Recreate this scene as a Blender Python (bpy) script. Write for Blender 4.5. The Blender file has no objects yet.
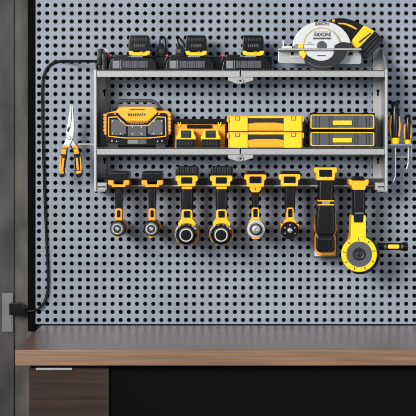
import bpy, bmesh, math, random
from mathutils import Vector, Matrix
random.seed(4)
SC = bpy.context.scene
COL = SC.collection

# ------------------------------------------------------------------ frame of reference
# lengths below are in "board units": one unit = S metres; d = distance in front of the board
S = 0.003125
D = 1600.0                 # camera distance from the board
VX, VY = 232.0, 150.0      # the point of the board straight ahead of the camera
ZC = 0.9 + (325 - VY) * S  # camera height (worktop 0.9 m above the floor)

def at(px, py, d=0.0):
    k = 1 - d / D
    return Vector(((px - VX) * k * S, -d * S, ZC + (VY - py) * k * S))
def zof(py, d):
    return ZC + (VY - py) * (1 - d / D) * S

# ------------------------------------------------------------------ camera
cam = bpy.data.cameras.new('camera'); camo = bpy.data.objects.new('camera', cam); COL.objects.link(camo)
camo.location = (0, -D * S, ZC); camo.rotation_euler = (math.pi / 2, 0, 0)
cam.sensor_width = 36; cam.lens = 36 * D / 416
cam.shift_x = (208 - VX) / 416; cam.shift_y = -(208 - VY) / 416
cam.clip_end = 50
SC.camera = camo

# ------------------------------------------------------------------ world, lights, exposure
w = bpy.data.worlds.new('world'); SC.world = w; w.use_nodes = True
w.node_tree.nodes['Background'].inputs[0].default_value = (0.80, 0.88, 1.0, 1)
w.node_tree.nodes['Background'].inputs[1].default_value = 0.46
def area(name, loc, target, size, power, color=(1, 1, 1), sy=None):
    l = bpy.data.lights.new(name, 'AREA'); l.energy = power; l.color = color
    l.shape = 'RECTANGLE'; l.size = size; l.size_y = sy or size
    o = bpy.data.objects.new(name, l); COL.objects.link(o); o.location = loc
    o.rotation_euler = (Vector(target) - Vector(loc)).to_track_quat('-Z', 'Y').to_euler()
    return o
key = area('ceiling_softbox', (-1.9, -4.6, 2.5), (0.95, 0, 0.95), 1.7, 48, (1.0, 0.98, 0.96)); key.data.spread = math.radians(58)
area('right_fill_light', (1.9, -3.4, 1.6), (0.3, 0, 1.1), 1.4, 30, (0.86, 0.93, 1.0))  # added fill lamp, unseen, brightens the scene from the right
SC.view_settings.view_transform = 'Standard'; SC.view_settings.look = 'None'
SC.view_settings.gamma = 1; SC.view_settings.use_curve_mapping = False
SC.view_settings.exposure = -0.08
SC.cycles.filter_width = 1.0

# ------------------------------------------------------------------ materials
MATS = {}
def mat(name, col, rough=0.5, metal=0.0, noise=0.0, nscale=60, bump=0.0, stretch=None, spec=0.5, coat=0.0, bscale=400):
    m = bpy.data.materials.new(name); m.use_nodes = True; nt = m.node_tree
    b = nt.nodes['Principled BSDF']
    b.inputs['Base Color'].default_value = (*col, 1); b.inputs['Roughness'].default_value = rough
    b.inputs['Metallic'].default_value = metal; b.inputs['Specular IOR Level'].default_value = spec
    b.inputs['Coat Weight'].default_value = coat; b.inputs['Coat Roughness'].default_value = 0.15
    tc = nt.nodes.new('ShaderNodeTexCoord'); mp = nt.nodes.new('ShaderNodeMapping')
    nt.links.new(tc.outputs['Object'], mp.inputs['Vector'])
    if stretch: mp.inputs['Scale'].default_value = stretch
    if noise:
        n = nt.nodes.new('ShaderNodeTexNoise'); n.inputs['Scale'].default_value = nscale; n.inputs['Detail'].default_value = 6
        nt.links.new(mp.outputs[0], n.inputs['Vector'])
        r = nt.nodes.new('ShaderNodeValToRGB')
        r.color_ramp.elements[0].position = 0.3; r.color_ramp.elements[1].position = 0.7
        r.color_ramp.elements[0].color = (*[c * (1 - noise) for c in col], 1)
        r.color_ramp.elements[1].color = (*[min(1, c * (1 + noise)) for c in col], 1)
        nt.links.new(n.outputs['Fac'], r.inputs[0]); nt.links.new(r.outputs[0], b.inputs['Base Color'])
    if bump:
        n2 = nt.nodes.new('ShaderNodeTexNoise'); n2.inputs['Scale'].default_value = bscale; n2.inputs['Detail'].default_value = 3
        nt.links.new(mp.outputs[0], n2.inputs['Vector'])
        bp = nt.nodes.new('ShaderNodeBump'); bp.inputs['Strength'].default_value = bump; bp.inputs['Distance'].default_value = 0.001
        nt.links.new(n2.outputs['Fac'], bp.inputs['Height']); nt.links.new(bp.outputs[0], b.inputs['Normal'])
    MATS[name] = m
    return m
mat('board_paint', (0.205, 0.236, 0.284), 0.42, 0.0, 0.10, 9, 0.06)
mat('board_back', (0.003, 0.003, 0.004), 0.9, spec=.1)
mat('black_trim', (0.003, 0.003, 0.0035), 0.8, spec=.03)
mat('concrete', (0.086, 0.080, 0.071), 0.85, 0, 0.42, 16, 0.5, stretch=(1, 1, .45), bscale=60)
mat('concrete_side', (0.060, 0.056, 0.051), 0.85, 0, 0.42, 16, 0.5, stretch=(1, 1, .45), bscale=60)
mat('floor_concrete', (0.12, 0.12, 0.12), 0.7, 0, 0.2, 4)
mat('steel', (0.34, 0.34, 0.335), 0.42, 0.25, 0.12, 300, 0.05)
mat('steel_lip', (0.28, 0.28, 0.272), 0.45, 0.2, 0.12, 300, 0.05)
mat('rail_dark', (0.030, 0.030, 0.032), 0.4, spec=.3)
mat('chrome', (0.40, 0.40, 0.40), 0.32, 0.9, 0.05, 200)
mat('silver', (0.33, 0.33, 0.325), 0.38, 0.6, 0.08, 200)
mat('black', (0.0035, 0.0035, 0.004), 0.20, 0, 0.2, 250, 0.02, spec=.28)
mat('black_soft', (0.0055, 0.0055, 0.006), 0.24, 0, 0.2, 250, 0.02, spec=.24)
mat('charcoal', (0.019, 0.0195, 0.021), 0.28, 0, 0.15, 250, 0.02, spec=.24)
mat('grey', (0.056, 0.058, 0.063), 0.5, 0, 0.12, 250, 0.08, spec=.35)
mat('speaker_grey', (0.095, 0.095, 0.10), 0.6, 0, 0.5, 700, 0.3, spec=.2)
mat('mid_grey', (0.15, 0.154, 0.162), 0.5, 0, 0.1, 250)
mat('blue_grey', (0.16, 0.20, 0.29), 0.35)
mat('yellow', (0.82, 0.50, 0.004), 0.40, 0, 0.06, 90, 0.05, spec=.3)
mat('drill_yellow', (0.78, 0.42, 0.003), 0.40, 0, 0.06, 90, 0.05, spec=.3)
mat('amber', (0.80, 0.38, 0.003), 0.40, 0, 0.06, 90, 0.05, spec=.3)
mat('orange', (0.80, 0.32, 0.003), 0.42, 0, 0.08, 90, 0.05, spec=.3)
mat('white', (0.52, 0.52, 0.515), 0.35, 0.1, 0.03, 90)
mat('red', (0.75, 0.01, 0.015), 0.4)
mat('ink', (0.012, 0.012, 0.014), 0.6)
mat('gold_line', (0.42, 0.31, 0.10), 0.4, 0.4)
mat('outlet', (0.15, 0.15, 0.148), 0.5)
mat('bronze', (0.16, 0.085, 0.03), 0.4, 0.5, 0.1, 90)
mat('cable', (0.004, 0.004, 0.0045), 0.4, spec=.12)

def wood(name, c0, c1, rough, coat):
    m = bpy.data.materials.new(name); m.use_nodes = True; nt = m.node_tree; b = nt.nodes['Principled BSDF']
    tc = nt.nodes.new('ShaderNodeTexCoord'); mp = nt.nodes.new('ShaderNodeMapping'); mp.inputs['Scale'].default_value = (1.2, 9, 55)
    n = nt.nodes.new('ShaderNodeTexNoise'); n.inputs['Scale'].default_value = 2.2; n.inputs['Detail'].default_value = 8; n.inputs['Distortion'].default_value = .4
    r = nt.nodes.new('ShaderNodeValToRGB'); r.color_ramp.elements[0].position = .34; r.color_ramp.elements[1].position = .66
    r.color_ramp.elements[0].color = (*c0, 1); r.color_ramp.elements[1].color = (*c1, 1)
    nt.links.new(tc.outputs['Object'], mp.inputs[0]); nt.links.new(mp.outputs[0], n.inputs['Vector'])
    nt.links.new(n.outputs['Fac'], r.inputs[0]); nt.links.new(r.outputs[0], b.inputs['Base Color'])
    b.inputs['Roughness'].default_value = rough; b.inputs['Coat Weight'].default_value = coat; b.inputs['Coat Roughness'].default_value = .33; b.inputs['Coat IOR'].default_value = 1.65; b.inputs['Specular IOR Level'].default_value = .5 if coat else .15
    MATS[name] = m
wood('bench_wood', (0.10, 0.045, 0.018), (0.215, 0.105, 0.046), 0.32, 1.0)
wood('cabinet_wood', (0.020, 0.011, 0.007), (0.036, 0.020, 0.013), 0.6, 0.0)

# ------------------------------------------------------------------ mesh builder
class MB:
    def __init__(self, floor=None):
        self.v = []; self.f = []; self.floor = floor
    def _take(self, bm):
        base = len(self.v)
        bm.verts.index_update()
        for v in bm.verts:
            c = v.co.copy()
            if self.floor is not None and c.z < self.floor: c.z = self.floor
            self.v.append(c)
        for f in bm.faces: self.f.append([base + v.index for v in f.verts])
        bm.free()
    def _bevel(self, bm, bev, seg=2, ang=25):
        if bev <= 0: return
        es = [e for e in bm.edges if len(e.link_faces) == 2 and e.calc_face_angle(0) > math.radians(ang)]
        bmesh.ops.bevel(bm, geom=es, offset=bev * S, segments=seg, affect='EDGES', profile=.5, clamp_overlap=True)
    def prism(self, poly, d0, d1, bev=0.0, seg=2, taper=1.0):
        """outline in the board's own units at its front depth d1, extruded back to d0"""
        bm = bmesh.new(); n = len(poly)
        fr = [at(x, y, d1) for x, y in poly]
        c = sum(fr, Vector()) / n
        bk = [Vector((c.x + (p.x - c.x) * taper, -d0 * S, c.z + (p.z - c.z) * taper)) for p in fr]
        a = [bm.verts.new(p) for p in fr]; b = [bm.verts.new(p) for p in bk]
        bm.faces.new(a); bm.faces.new(b[::-1])
        for i in range(n): bm.faces.new((a[i], b[i], b[(i + 1) % n], a[(i + 1) % n]))
        bmesh.ops.recalc_face_normals(bm, faces=bm.faces[:])
        self._bevel(bm, bev, seg); self._take(bm); return self
    def box(self, x0, y0, x1, y1, d0, d1, bev=0.0, seg=2, taper=1.0):
        return self.prism([(x0, y0), (x1, y0), (x1, y1), (x0, y1)], d0, d1, bev, seg, taper)
    def rrect(self, x0, y0, x1, y1, d0, d1, r=2.0, bev=0.0, n=4, taper=1.0):
        return self.prism(rr(x0, y0, x1, y1, r, n), d0, d1, bev, 2, taper)
    def frame(self, outer, inner, d0, d1):
        """ring-shaped plate between two outlines with the same number of points"""
        bm = bmesh.new(); n = len(outer)
        O1 = [bm.verts.new(at(*p, d1)) for p in outer]; I1 = [bm.verts.new(at(*p, d1)) for p in inner]
        O0 = [bm.verts.new(Vector((v.co.x, -d0 * S, v.co.z))) for v in O1]; I0 = [bm.verts.new(Vector((v.co.x, -d0 * S, v.co.z))) for v in I1]
        for i in range(n):
            j = (i + 1) % n
            for q in ((O1[i], O1[j], I1[j], I1[i]), (O0[j], O0[i], I0[i], I0[j]), (O1[j], O1[i], O0[i], O0[j]), (I1[i], I1[j], I0[j], I0[i])): bm.faces.new(q)
        bmesh.ops.recalc_face_normals(bm, faces=bm.faces[:])
        self._take(bm); return self
    def revolve(self, p, axis, prof, n=32, a0=0, a1=None):
        """prof: (radius, distance along axis), both in board units; p world point"""
        axis = Vector(axis).normalized()
        u = axis.orthogonal().normalized(); w_ = axis.cross(u)
        bm = bmesh.new(); rings = []
        for r, t in prof:
            c = p + axis * t * S
            if r <= 1e-6: rings.append([bm.verts.new(c)])
            else: rings.append([bm.verts.new(c + (u * math.cos(2 * math.pi * k / n) + w_ * math.sin(2 * math.pi * k / n)) * r * S) for k in range(n)])
        for A, B in zip(rings, rings[1:]):
            if len(A) == 1 and len(B) == 1: continue
            for k in range(n):
                j = (k + 1) % n
                if len(A) == 1: bm.faces.new((A[0], B[k], B[j]))
                elif len(B) == 1: bm.faces.new((A[k], B[0], A[j]))
                else: bm.faces.new((A[k], B[k], B[j], A[j]))
        bmesh.ops.recalc_face_normals(bm, faces=bm.faces[:])
        self._take(bm); return self
    def lathe(self, cx, cy, prof, n=32, ref=None):
        """turned about an axis pointing out of the board; prof: (radius, d); centre given at depth ref (default: front)"""
        ref = max(d for _, d in prof) if ref is None else ref
        k = 1 - ref / D
        p = at(cx, cy, ref); p = Vector((p.x, 0, p.z))
        return self.revolve(p, (0, -1, 0), [(r * k, d) for r, d in prof], n)
    def lathez(self, cx, d, prof, n=24):
        """turned about a vertical axis; prof: (radius, py)"""
        k = 1 - d / D; p = at(cx, VY, d)
        return self.revolve(p, (0, 0, 1), [(r * k, (VY - y) * k) for r, y in prof], n)
    def tube(self, pts, r, n=10):
        P = [at(*p) for p in pts]; return self.tubew(P, r, n)
    def tubew(self, P, r, n=10):
        bm = bmesh.new(); rings = []; up = None
        for i, p in enumerate(P):
            t = (P[min(i + 1, len(P) - 1)] - P[max(i - 1, 0)]).normalized()
            if up is None: up = t.orthogonal().normalized()
            up = (up - t * up.dot(t)).normalized(); s = t.cross(up)
            rings.append([bm.verts.new(p + (up * math.cos(2 * math.pi * k / n) + s * math.sin(2 * math.pi * k / n)) * r * S) for k in range(n)])
        for A, B in zip(rings, rings[1:]):
            for k in range(n): bm.faces.new((A[k], A[(k + 1) % n], B[(k + 1) % n], B[k]))
        bm.faces.new(rings[0][::-1]); bm.faces.new(rings[-1])
        bmesh.ops.recalc_face_normals(bm, faces=bm.faces[:])
        self._take(bm); return self
    def build(self, name, m, parent=None, label=None, smooth=35):
        me = bpy.data.meshes.new(name)
        off = ROOT.get(parent.name if parent else None, Vector((0, 0, 0)))
        me.from_pydata([v - off for v in self.v], [], self.f); me.update()
        me.polygons.foreach_set('use_smooth', [True] * len(me.polygons)); me.set_sharp_from_angle(angle=math.radians(smooth))
        me.materials.append(MATS[m])
        o = bpy.data.objects.new(name, me); COL.objects.link(o)
        wn = o.modifiers.new('weighted_normals', 'WEIGHTED_NORMAL'); wn.keep_sharp = True
        if parent: o.parent = parent; ROOT[o.name] = off
        if label: o['label'] = label
        return o
ROOT = {}
def rr(x0, y0, x1, y1, r, n=4):
    P = []
    for cx, cy, a in ((x1 - r, y0 + r, -90), (x1 - r, y1 - r, 0), (x0 + r, y1 - r, 90), (x0 + r, y0 + r, 180)):
        for k in range(n + 1):
            t = math.radians(a + 90 * k / n); P.append((cx + r * math.cos(t), cy + r * math.sin(t)))
    return P
def arc(cx, cy, rx, ry, a0, a1, n=20):
    return [(cx + rx * math.cos(math.radians(a0 + (a1 - a0) * k / n)), cy - ry * math.sin(math.radians(a0 + (a1 - a0) * k / n))) for k in range(n + 1)]
def smooth_path(pts, n=8):
    out = []
    for i in range(len(pts) - 1):
        p0 = Vector(pts[max(i - 1, 0)]); p1 = Vector(pts[i]); p2 = Vector(pts[i + 1]); p3 = Vector(pts[min(i + 2, len(pts) - 1)])
        for k in range(n):
            t = k / n
            out.append(tuple(0.5 * ((2 * p1) + (p2 - p0) * t + (2 * p0 - 5 * p1 + 4 * p2 - p3) * t * t + (3 * p1 - p0 - 3 * p2 + p3) * t ** 3)))
    out.append(tuple(pts[-1])); return out
def inset(poly, q):
    cx = sum(p[0] for p in poly) / len(poly); cy = sum(p[1] for p in poly) / len(poly)
    return [(cx + (x - cx) * q[0], cy + (y - cy) * q[1]) for x, y in poly]
def thing(name, label, cat, base, group=None):
    o = bpy.data.objects.new(name, None); COL.objects.link(o); o.empty_display_size = .05
    o.location = base; o['label'] = label; o['category'] = cat
    if group: o['group'] = group
    ROOT[o.name] = Vector(base); return o
def dup(root, loc, label, group=None):
    r = root.copy(); COL.objects.link(r); r.location = loc; r['label'] = label
    if group: r['group'] = group
    for ch in list(root.children):
        c = ch.copy(); COL.objects.link(c); c.parent = r
        for g in list(ch.children):
            e = g.copy(); COL.objects.link(e); e.parent = c
    return r
def struct(o):
    o['kind'] = 'structure'; return o
def text_mesh(name, s, px, py, width, d, m, parent, bold=0.0, label=None):
    """lettering centred at (px, py), fitted to a width, a thin raised print"""
    cu = bpy.data.curves.new(name, 'FONT'); cu.body = s; cu.align_x = 'CENTER'; cu.align_y = 'CENTER'; cu.offset = bold; cu.extrude = .004
    tmp = bpy.data.objects.new('tmp_text', cu); COL.objects.link(tmp)
    bpy.context.view_layer.update()
    me = bpy.data.meshes.new_from_object(tmp.evaluated_get(bpy.context.evaluated_depsgraph_get()))
    xs = [v.co.x for v in me.vertices]; ys = [v.co.y for v in me.vertices]
    k = width * (1 - d / D) * S / (max(xs) - min(xs)); cx = (max(xs) + min(xs)) / 2; cy = (max(ys) + min(ys)) / 2
    p = at(px, py, d) - ROOT[parent.name]
    for v in me.vertices:
        v.co = Vector((p.x + (v.co.x - cx) * k, p.y - v.co.z * k, p.z + (v.co.y - cy) * k))
    bpy.data.objects.remove(tmp); bpy.data.curves.remove(cu)
    me.materials.append(MATS[m]); o = bpy.data.objects.new(name, me); COL.objects.link(o); o.parent = parent
    return o

# ------------------------------------------------------------------ setting
XL = (13 - VX) * S      # left wall
def wbox(name, a, b, m, parent=None):
    bm = bmesh.new(); bmesh.ops.create_cube(bm, size=1)
    for v in bm.verts: v.co = Vector([(a[i] + b[i]) / 2 + v.co[i] * (b[i] - a[i]) for i in range(3)])
    mb = MB(); mb._take(bm); return mb.build(name, m, parent)
struct(wbox('floor', (-1.6, -7, -.1), (2.2, .12, 0), 'floor_concrete'))
struct(wbox('wall_back', (-1.6, 8 * S, 0), (2.2, 8 * S + .1, 3.2), 'concrete'))
struct(wbox('wall_left', (-1.6, 5 * S, 0), (XL, 8 * S, 3.2), 'concrete_side'))

# outlet plate on the left wall
o = thing('outlet_plate', 'pale grey outlet plate on the concrete wall at the left', 'outlet', at(7.4, 312.5, -4))
MB().rrect(2.0, 293, 13, 332, -4.9, -3, 1, .4).build('plate', 'outlet', o)
MB().rrect(3.6, 297, 11.4, 328, -3, -2.5, .8, .2).build('socket', 'outlet', o)

# ------------------------------------------------------------------ workbench
bd = 200
xb0 = (15 - VX) * (1 - bd / D) * S; xb1 = 1.35
zt = 0.9; thick = 15.5 * (1 - bd / D) * S
bench = thing('workbench', 'long brown wooden workbench with a dark underside below the perforated board', 'workbench', (0, -bd * S / 2, 0))
bm = bmesh.new(); bmesh.ops.create_cube(bm, size=1)
for v in bm.verts: v.co = Vector((xb0 + (v.co.x + .5) * (xb1 - xb0), -bd * S + (v.co.y + .5) * (bd - 4.5) * S, zt - thick + (v.co.z + .5) * thick))
mb = MB(); mb._bevel(bm, .25); mb._take(bm); mb.build('worktop', 'bench_wood', bench)
zb = zt - thick
def bx(mb, a, b, bev=.4):
    bm = bmesh.new(); bmesh.ops.create_cube(bm, size=1)
    for v in bm.verts: v.co = Vector([(a[i] + b[i]) / 2 + v.co[i] * (b[i] - a[i]) for i in range(3)])
    mb._bevel(bm, bev); mb._take(bm); return mb
kb = 1 - 190 / D
xc0 = (29 - VX) * kb * S; xc1 = (109 - VX) * kb * S
bx(MB(), (xc0, -184 * S, 0), (xc1, -8 * S, zb)).build('cabinet', 'cabinet_wood', bench)
for z0, z1 in ((zb - .20, zb - .012), (zb - .42, zb - .212), (.06, zb - .432)):
    dr = bx(MB(), (xc0, -190 * S, z0), (xc1, -184 * S, z1), .5).build('drawer', 'cabinet_wood', bench)
    bx(MB(), (xc0 + .02, -193 * S, z1 - .004), (xc0 + .12, -184 * S, z1 + .002), .2).build('drawer_handle', 'silver', dr)
bx(MB(), (xc1, -60 * S, 0), (xb1 - .02, -52 * S, zb)).build('bench_shade_panel', 'black_trim', bench)  # black sheet added for the shade under the bench
bx(MB(), (xc1, -186 * S, zb - .30), (xb1 - .02, -180 * S, zb)).build('front_panel', 'black_trim', bench)  # near-black panel stands in for the dark void below the worktop
bx(MB(), (xb1 - .08, -186 * S, 0), (xb1 - .02, -10 * S, zb)).build('leg', 'black_trim', bench)

# ------------------------------------------------------------------ perforated board
board = thing('pegboard', 'grey blue perforated metal board with black edge strip covering the wall', 'pegboard', at(208, 324, 0))
PXW, PYW, HX, HY = 8.158, 8.07, 39.1, 320.0
NC, NR, HR, NS = 60, 50, 2.2, 16
V, F = [], []
off = ROOT[board.name]
for i in range(NC):
    for j in range(NR):
        cx = HX + i * PXW; cy = HY - j * PYW; b = len(V)
        for k in range(NS):
            a = 2 * math.pi * k / NS; c, s_ = math.cos(a), math.sin(a); m_ = max(abs(c), abs(s_))
            V.append(at(cx + c / m_ * PXW / 2, cy + s_ / m_ * PYW / 2, 0) - off)
        for dd in (0, -1.4):
            for k in range(NS):
                a = 2 * math.pi * k / NS; p = at(cx + HR * math.cos(a), cy + HR * math.sin(a), 0) - off
                V.append(Vector((p.x, p.y - dd * S, p.z)))
        for k in range(NS):
            q = (k + 1) % NS
            F.append((b + k, b + NS + k, b + NS + q, b + q)); F.append((b + NS + k, b + 2 * NS + k, b + 2 * NS + q, b + NS + q))
me = bpy.data.meshes.new('perforated_sheet'); me.from_pydata(V, [], F); me.update(); me.materials.append(MATS['board_paint'])
o = bpy.data.objects.new('perforated_sheet', me); COL.objects.link(o); o.parent = board
yt = HY - (NR - .5) * PYW; xr = HX + (NC - .5) * PXW
MB().box(34, yt, xr, 323.8, -7.6, -4).build('hole_shade_sheet', 'board_back', board)  # black sheet added as the dark void seen through the holes
MB().box(27.6, yt, 34.9, 331, -7.6, 2.5, .5).build('edge_strip', 'black_trim', board)
MB().box(35.6, 324.05, xr, 324.9, -7.6, .6, .1).build('bottom_strip', 'black_trim', board)

# ------------------------------------------------------------------ rack
SD = 54
rack = thing('tool_rack', 'silver metal wall rack with two shelves and a tool rail', 'rack', at(241, 191, 27))
def upright(left):
    mb = MB()
    x0, x1 = (94.2, 96.6) if left else (385.0, 387.4)
    xa, xb = at(x0, 100, SD).x, at(x1, 100, SD).x
    if left: xb = xa + 1.2 * S
    else: xa = xb - 1.2 * S
    prof = [(.2, 49.2), (8, 49.2), (SD, 69.5), (SD, 191.5), (.2, 191.5)]
    bm = bmesh.new()
    A = [bm.verts.new((xa, -d * S, at(0, y, SD if d == SD else d).z)) for d, y in prof]
    B = [bm.verts.new((xb, -d * S, at(0, y, SD if d == SD else d).z)) for d, y in prof]
    bm.faces.new(A); bm.faces.new(B[::-1])
    for i in range(5): bm.faces.new((A[i], B[i], B[(i + 1) % 5], A[(i + 1) % 5]))
    bmesh.ops.recalc_face_normals(bm, faces=bm.faces[:]); mb._take(bm)
    # folded front edge
    if left: bxw = (xa, xa + 2.2 * S)
    else: bxw = (xb - 2.4 * S, xb)
    bx(mb, (bxw[0], -(SD + .8) * S, at(0, 191.5, SD).z), (bxw[1], -(SD - .8) * S, at(0, 69.5, SD).z), .2)
    # back flange and lower foot
    fa, fb = (xb, at(109.5, 0, 1).x) if left else (at(372.8, 0, 1).x, xa)
    r = 3 * S; zt_, zb_ = at(0, 49.2, 0).z, at(0, 190.5, 0).z
    bm = bmesh.new(); pts = [(fa, zb_), (fb, zb_)]
    pts += [(fb, zt_ - r), (fb - r, zt_), (fa, zt_)] if left else [(fb, zt_), (fa + r, zt_), (fa, zt_ - r)]
    A = [bm.verts.new((x, -1.6 * S, z)) for x, z in pts]; B = [bm.verts.new((x, -.2 * S, z)) for x, z in pts]
    bm.faces.new(A); bm.faces.new(B[::-1])
    for i in range(len(pts)): bm.faces.new((A[i], B[i], B[(i + 1) % len(pts)], A[(i + 1) % len(pts)]))
    bmesh.ops.recalc_face_normals(bm, faces=bm.faces[:]); mb._take(bm)
    # narrow inner return of the flange
    if left: bx(mb, (fb - 1.0 * S, -5 * S, zb_), (fb, -.2 * S, zt_ - r), .1)
    bx(mb, (fa, -SD * S, at(0, 191.5, SD).z), (fb, -.2 * S, at(0, 191.5, SD).z + 1.0 * S), .1)
    u = mb.build('upright', 'steel', rack)
    cx = 104.5 if left else 378.0
    for y in (91, 159):
        s = MB(); s.prism(arc(cx, y, 1.7, 1.7, 0, 330, 11), 1.5, 1.75); s.box(cx - .8, y + 1.2, cx + .8, y + 5, 1.5, 1.75)
        s.build('keyhole', 'board_back', u)
    return u
upL = upright(True); upR = upright(False)
XI0 = at(96.9, 0, SD).x; XI1 = at(384.6, 0, SD).x; XM = at(240.5, 0, SD).x
def shelf_half(y0, y1, xa, xb):
    mb = MB(); zt_, zb_ = at(0, y0, SD).z, at(0, y1, SD).z
    bx(mb, (xa, -SD * S, zt_ - 1.2 * S), (xb, -2 * S, zt_), .1)
    bx(mb, (xa, -SD * S, zb_), (xb, -(SD - 1.5) * S, zt_), .3)
    return mb.build('shelf_panel', 'steel_lip', rack)
for y0, y1 in ((70, 77), (147.8, 154.6)):
    shelf_half(y0, y1, XI0, XM - .7 * S); shelf_half(y0, y1, XM + .7 * S, XI1)
    b = MB().prism([(228, y1 - .6), (253.2, y1 - .6), (253.2, y1 + 3.4), (246, y1 + 5.6), (240.5, y1 + 7.4), (236, y1 + 6.4), (228, y1 + 3.4)], SD - 3.2, SD - 1.6, .3).build('joint_bracket', 'steel_lip', rack)
    q = MB().lathe(240.5, y1 + 3.9, [(3.2, SD - 1.6), (3.2, SD - .4), (2.7, SD), (2.2, SD), (2.0, SD - .5), (0, SD - .5)], 24).build('bolt', 'chrome', b)
    MB().lathe(240.5, y1 + 3.9, [(1.5, SD - .55), (1.4, SD - .35), (0, SD - .35)], 6).build('socket_head', 'charcoal', q)
SH1 = at(0, 70, SD).z + .0003; SH2 = at(0, 147.8, SD).z + .0003
def py_on(z, d): return VY - (z - ZC) / S / (1 - d / D)
# tool rail with black channel
RD0, RD1 = 16, 28
XR0 = at(97.5, 0, RD1).x; XR1 = at(384.3, 0, RD1).x
rl = bx(MB(), (XR0, -RD1 * S, zof(185.0, RD1)), (XR1, -RD0 * S, zof(178.6, RD1)), .3).build('tool_rail', 'rail_dark', rack)
bx(MB(), (XR0, -(RD1 + 3) * S, zof(186.6, RD1)), (XR1, -RD0 * S, zof(184.9, RD1)), .3).build('rail_lip', 'silver', rl)
for a, b in ((96.8, 106.8), (375.4, 384.8)):
    c = MB().box(a, 182.6, b, 190.2, 1.6, SD - 2, .5).build('rail_clamp', 'steel_lip', rack)
    MB().box(a + 2.5 if a > 200 else a + 1, 186.2, b - 1, 187.4, SD - 2, SD - 1.5, .1).build('clamp_slot', 'charcoal', c)
# side hook for the pliers and holder for the screwdrivers
hz = 144.2; hd = 26.5
xu = at(94.4, hz, SD).x
p0 = Vector((xu, -hd * S, zof(hz, hd)))
P = [p0] + [at(*q) for q in ((88, hz, hd), (80, hz, hd), (74, hz + .3, hd), (71.4, hz + 2, hd), (70.4, 148.4, hd + .8), (70.3, 148.6, hd + 3), (70.3, 148.6, hd + 11))]
MB().tubew(P, .9).build('plier_hook', 'silver', rack)
pd = 40
hold = MB()
xv = at(387.6, 0, SD).x
for d0, d1 in ((pd + 1.6, pd + 9), (pd - 9, pd - 1.6)): bx(hold, (xv, -d1 * S, zof(145.6, pd)), (at(411.5, 0, pd).x, -d0 * S, zof(144.2, pd)), .3)
for xa_, xb_ in ((xv, at(393.6, 0, pd).x), (at(397.4, 0, pd).x, at(406.4, 0, pd).x), (at(409.8, 0, pd).x, at(411.5, 0, pd).x)):
    bx(hold, (xa_, -(pd + 2) * S, zof(145.6, pd)), (xb_, -(pd - 2) * S, zof(144.2, pd)), .1)
hold = hold.build('screwdriver_holder', 'blue_grey', rack)
MB().tubew([Vector((xv, -(pd - 4) * S, zof(157, pd - 4))), at(400, 157, pd - 4), at(411.8, 157, pd - 4)], .8).build('cross_wire', 'silver', hold)
MB().tubew([at(411.2, 157, pd - 4), at(411.2, 151, pd - 4), at(411, 145, pd - 4)], .7).build('cross_wire', 'silver', hold)
# prongs that carry the tools
for cx, hw in ((118.6, 5.4), (152, 5.4), (187, 8), (221.4, 8), (255.6, 7.4), (290, 7.2), (325.8, 9.6), (358.6, 9.4)):
    mb = MB()
    for s in (-1, 1):
        p = at(cx + s * hw, 188.2, 56)
        bx(mb, (p.x - .9 * S, -57 * S, p.z - 1.0 * S), (p.x + .9 * S, -(RD1 - 2) * S, p.z + .2 * S), .2)
    mb.build('tool_prong', 'black', rack)

# ------------------------------------------------------------------ power strip, its cord and plug
ps = thing('power_strip', 'black power strip behind the chargers, its cord running down to the wall outlet', 'power strip', Vector((at(150, 70, 10).x, -10 * S, SH1)))
y = py_on(SH1, 18)
MB(SH1).box(110.4, 56.5, 272, y + .5, 3, 15, .6).build('body', 'black', ps)
m = MB(SH1); m.rrect(97, 58, 101, 64.6, 39, 46, 1, .4); m.box(97.0, 48.6, 103.4, y + .8, 6, 40, .8); m.box(102.0, 53.4, 106.8, y + .8, 6, 42, .6)
m.build('end_block', 'black', ps)
cd = smooth_path([(98.5, 61.3, 43), (93, 61.3, 43), (84, 61.2, 34), (72, 61.2, 14), (62, 61.3, 3), (54, 62.6, 3), (47.5, 67.5, 3), (44, 75, 3), (42.6, 84, 3), (42.4, 105, 3), (43.2, 150, 3), (44.8, 200, 3), (46.6, 240, 3), (48, 270, 3), (48, 286, 3.2), (46.6, 296, 3.6), (43.4, 303.6, 4.6), (39, 308.4, 6.4), (34, 310.6, 5.6), (29, 311.2, 5), (24, 310.8, 5)], 8)
MB().tube(cd, 1.35, 10).build('cord', 'cable', ps)
pg = MB(); pg.prism([(9.0, 303.4), (20.8, 303.4), (22.4, 305), (23.2, 307.6), (25.2, 309), (25.2, 313), (23.6, 315), (9.0, 315.2)], -2.3, 11, .6)
pg.build('plug', 'black', ps)

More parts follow.
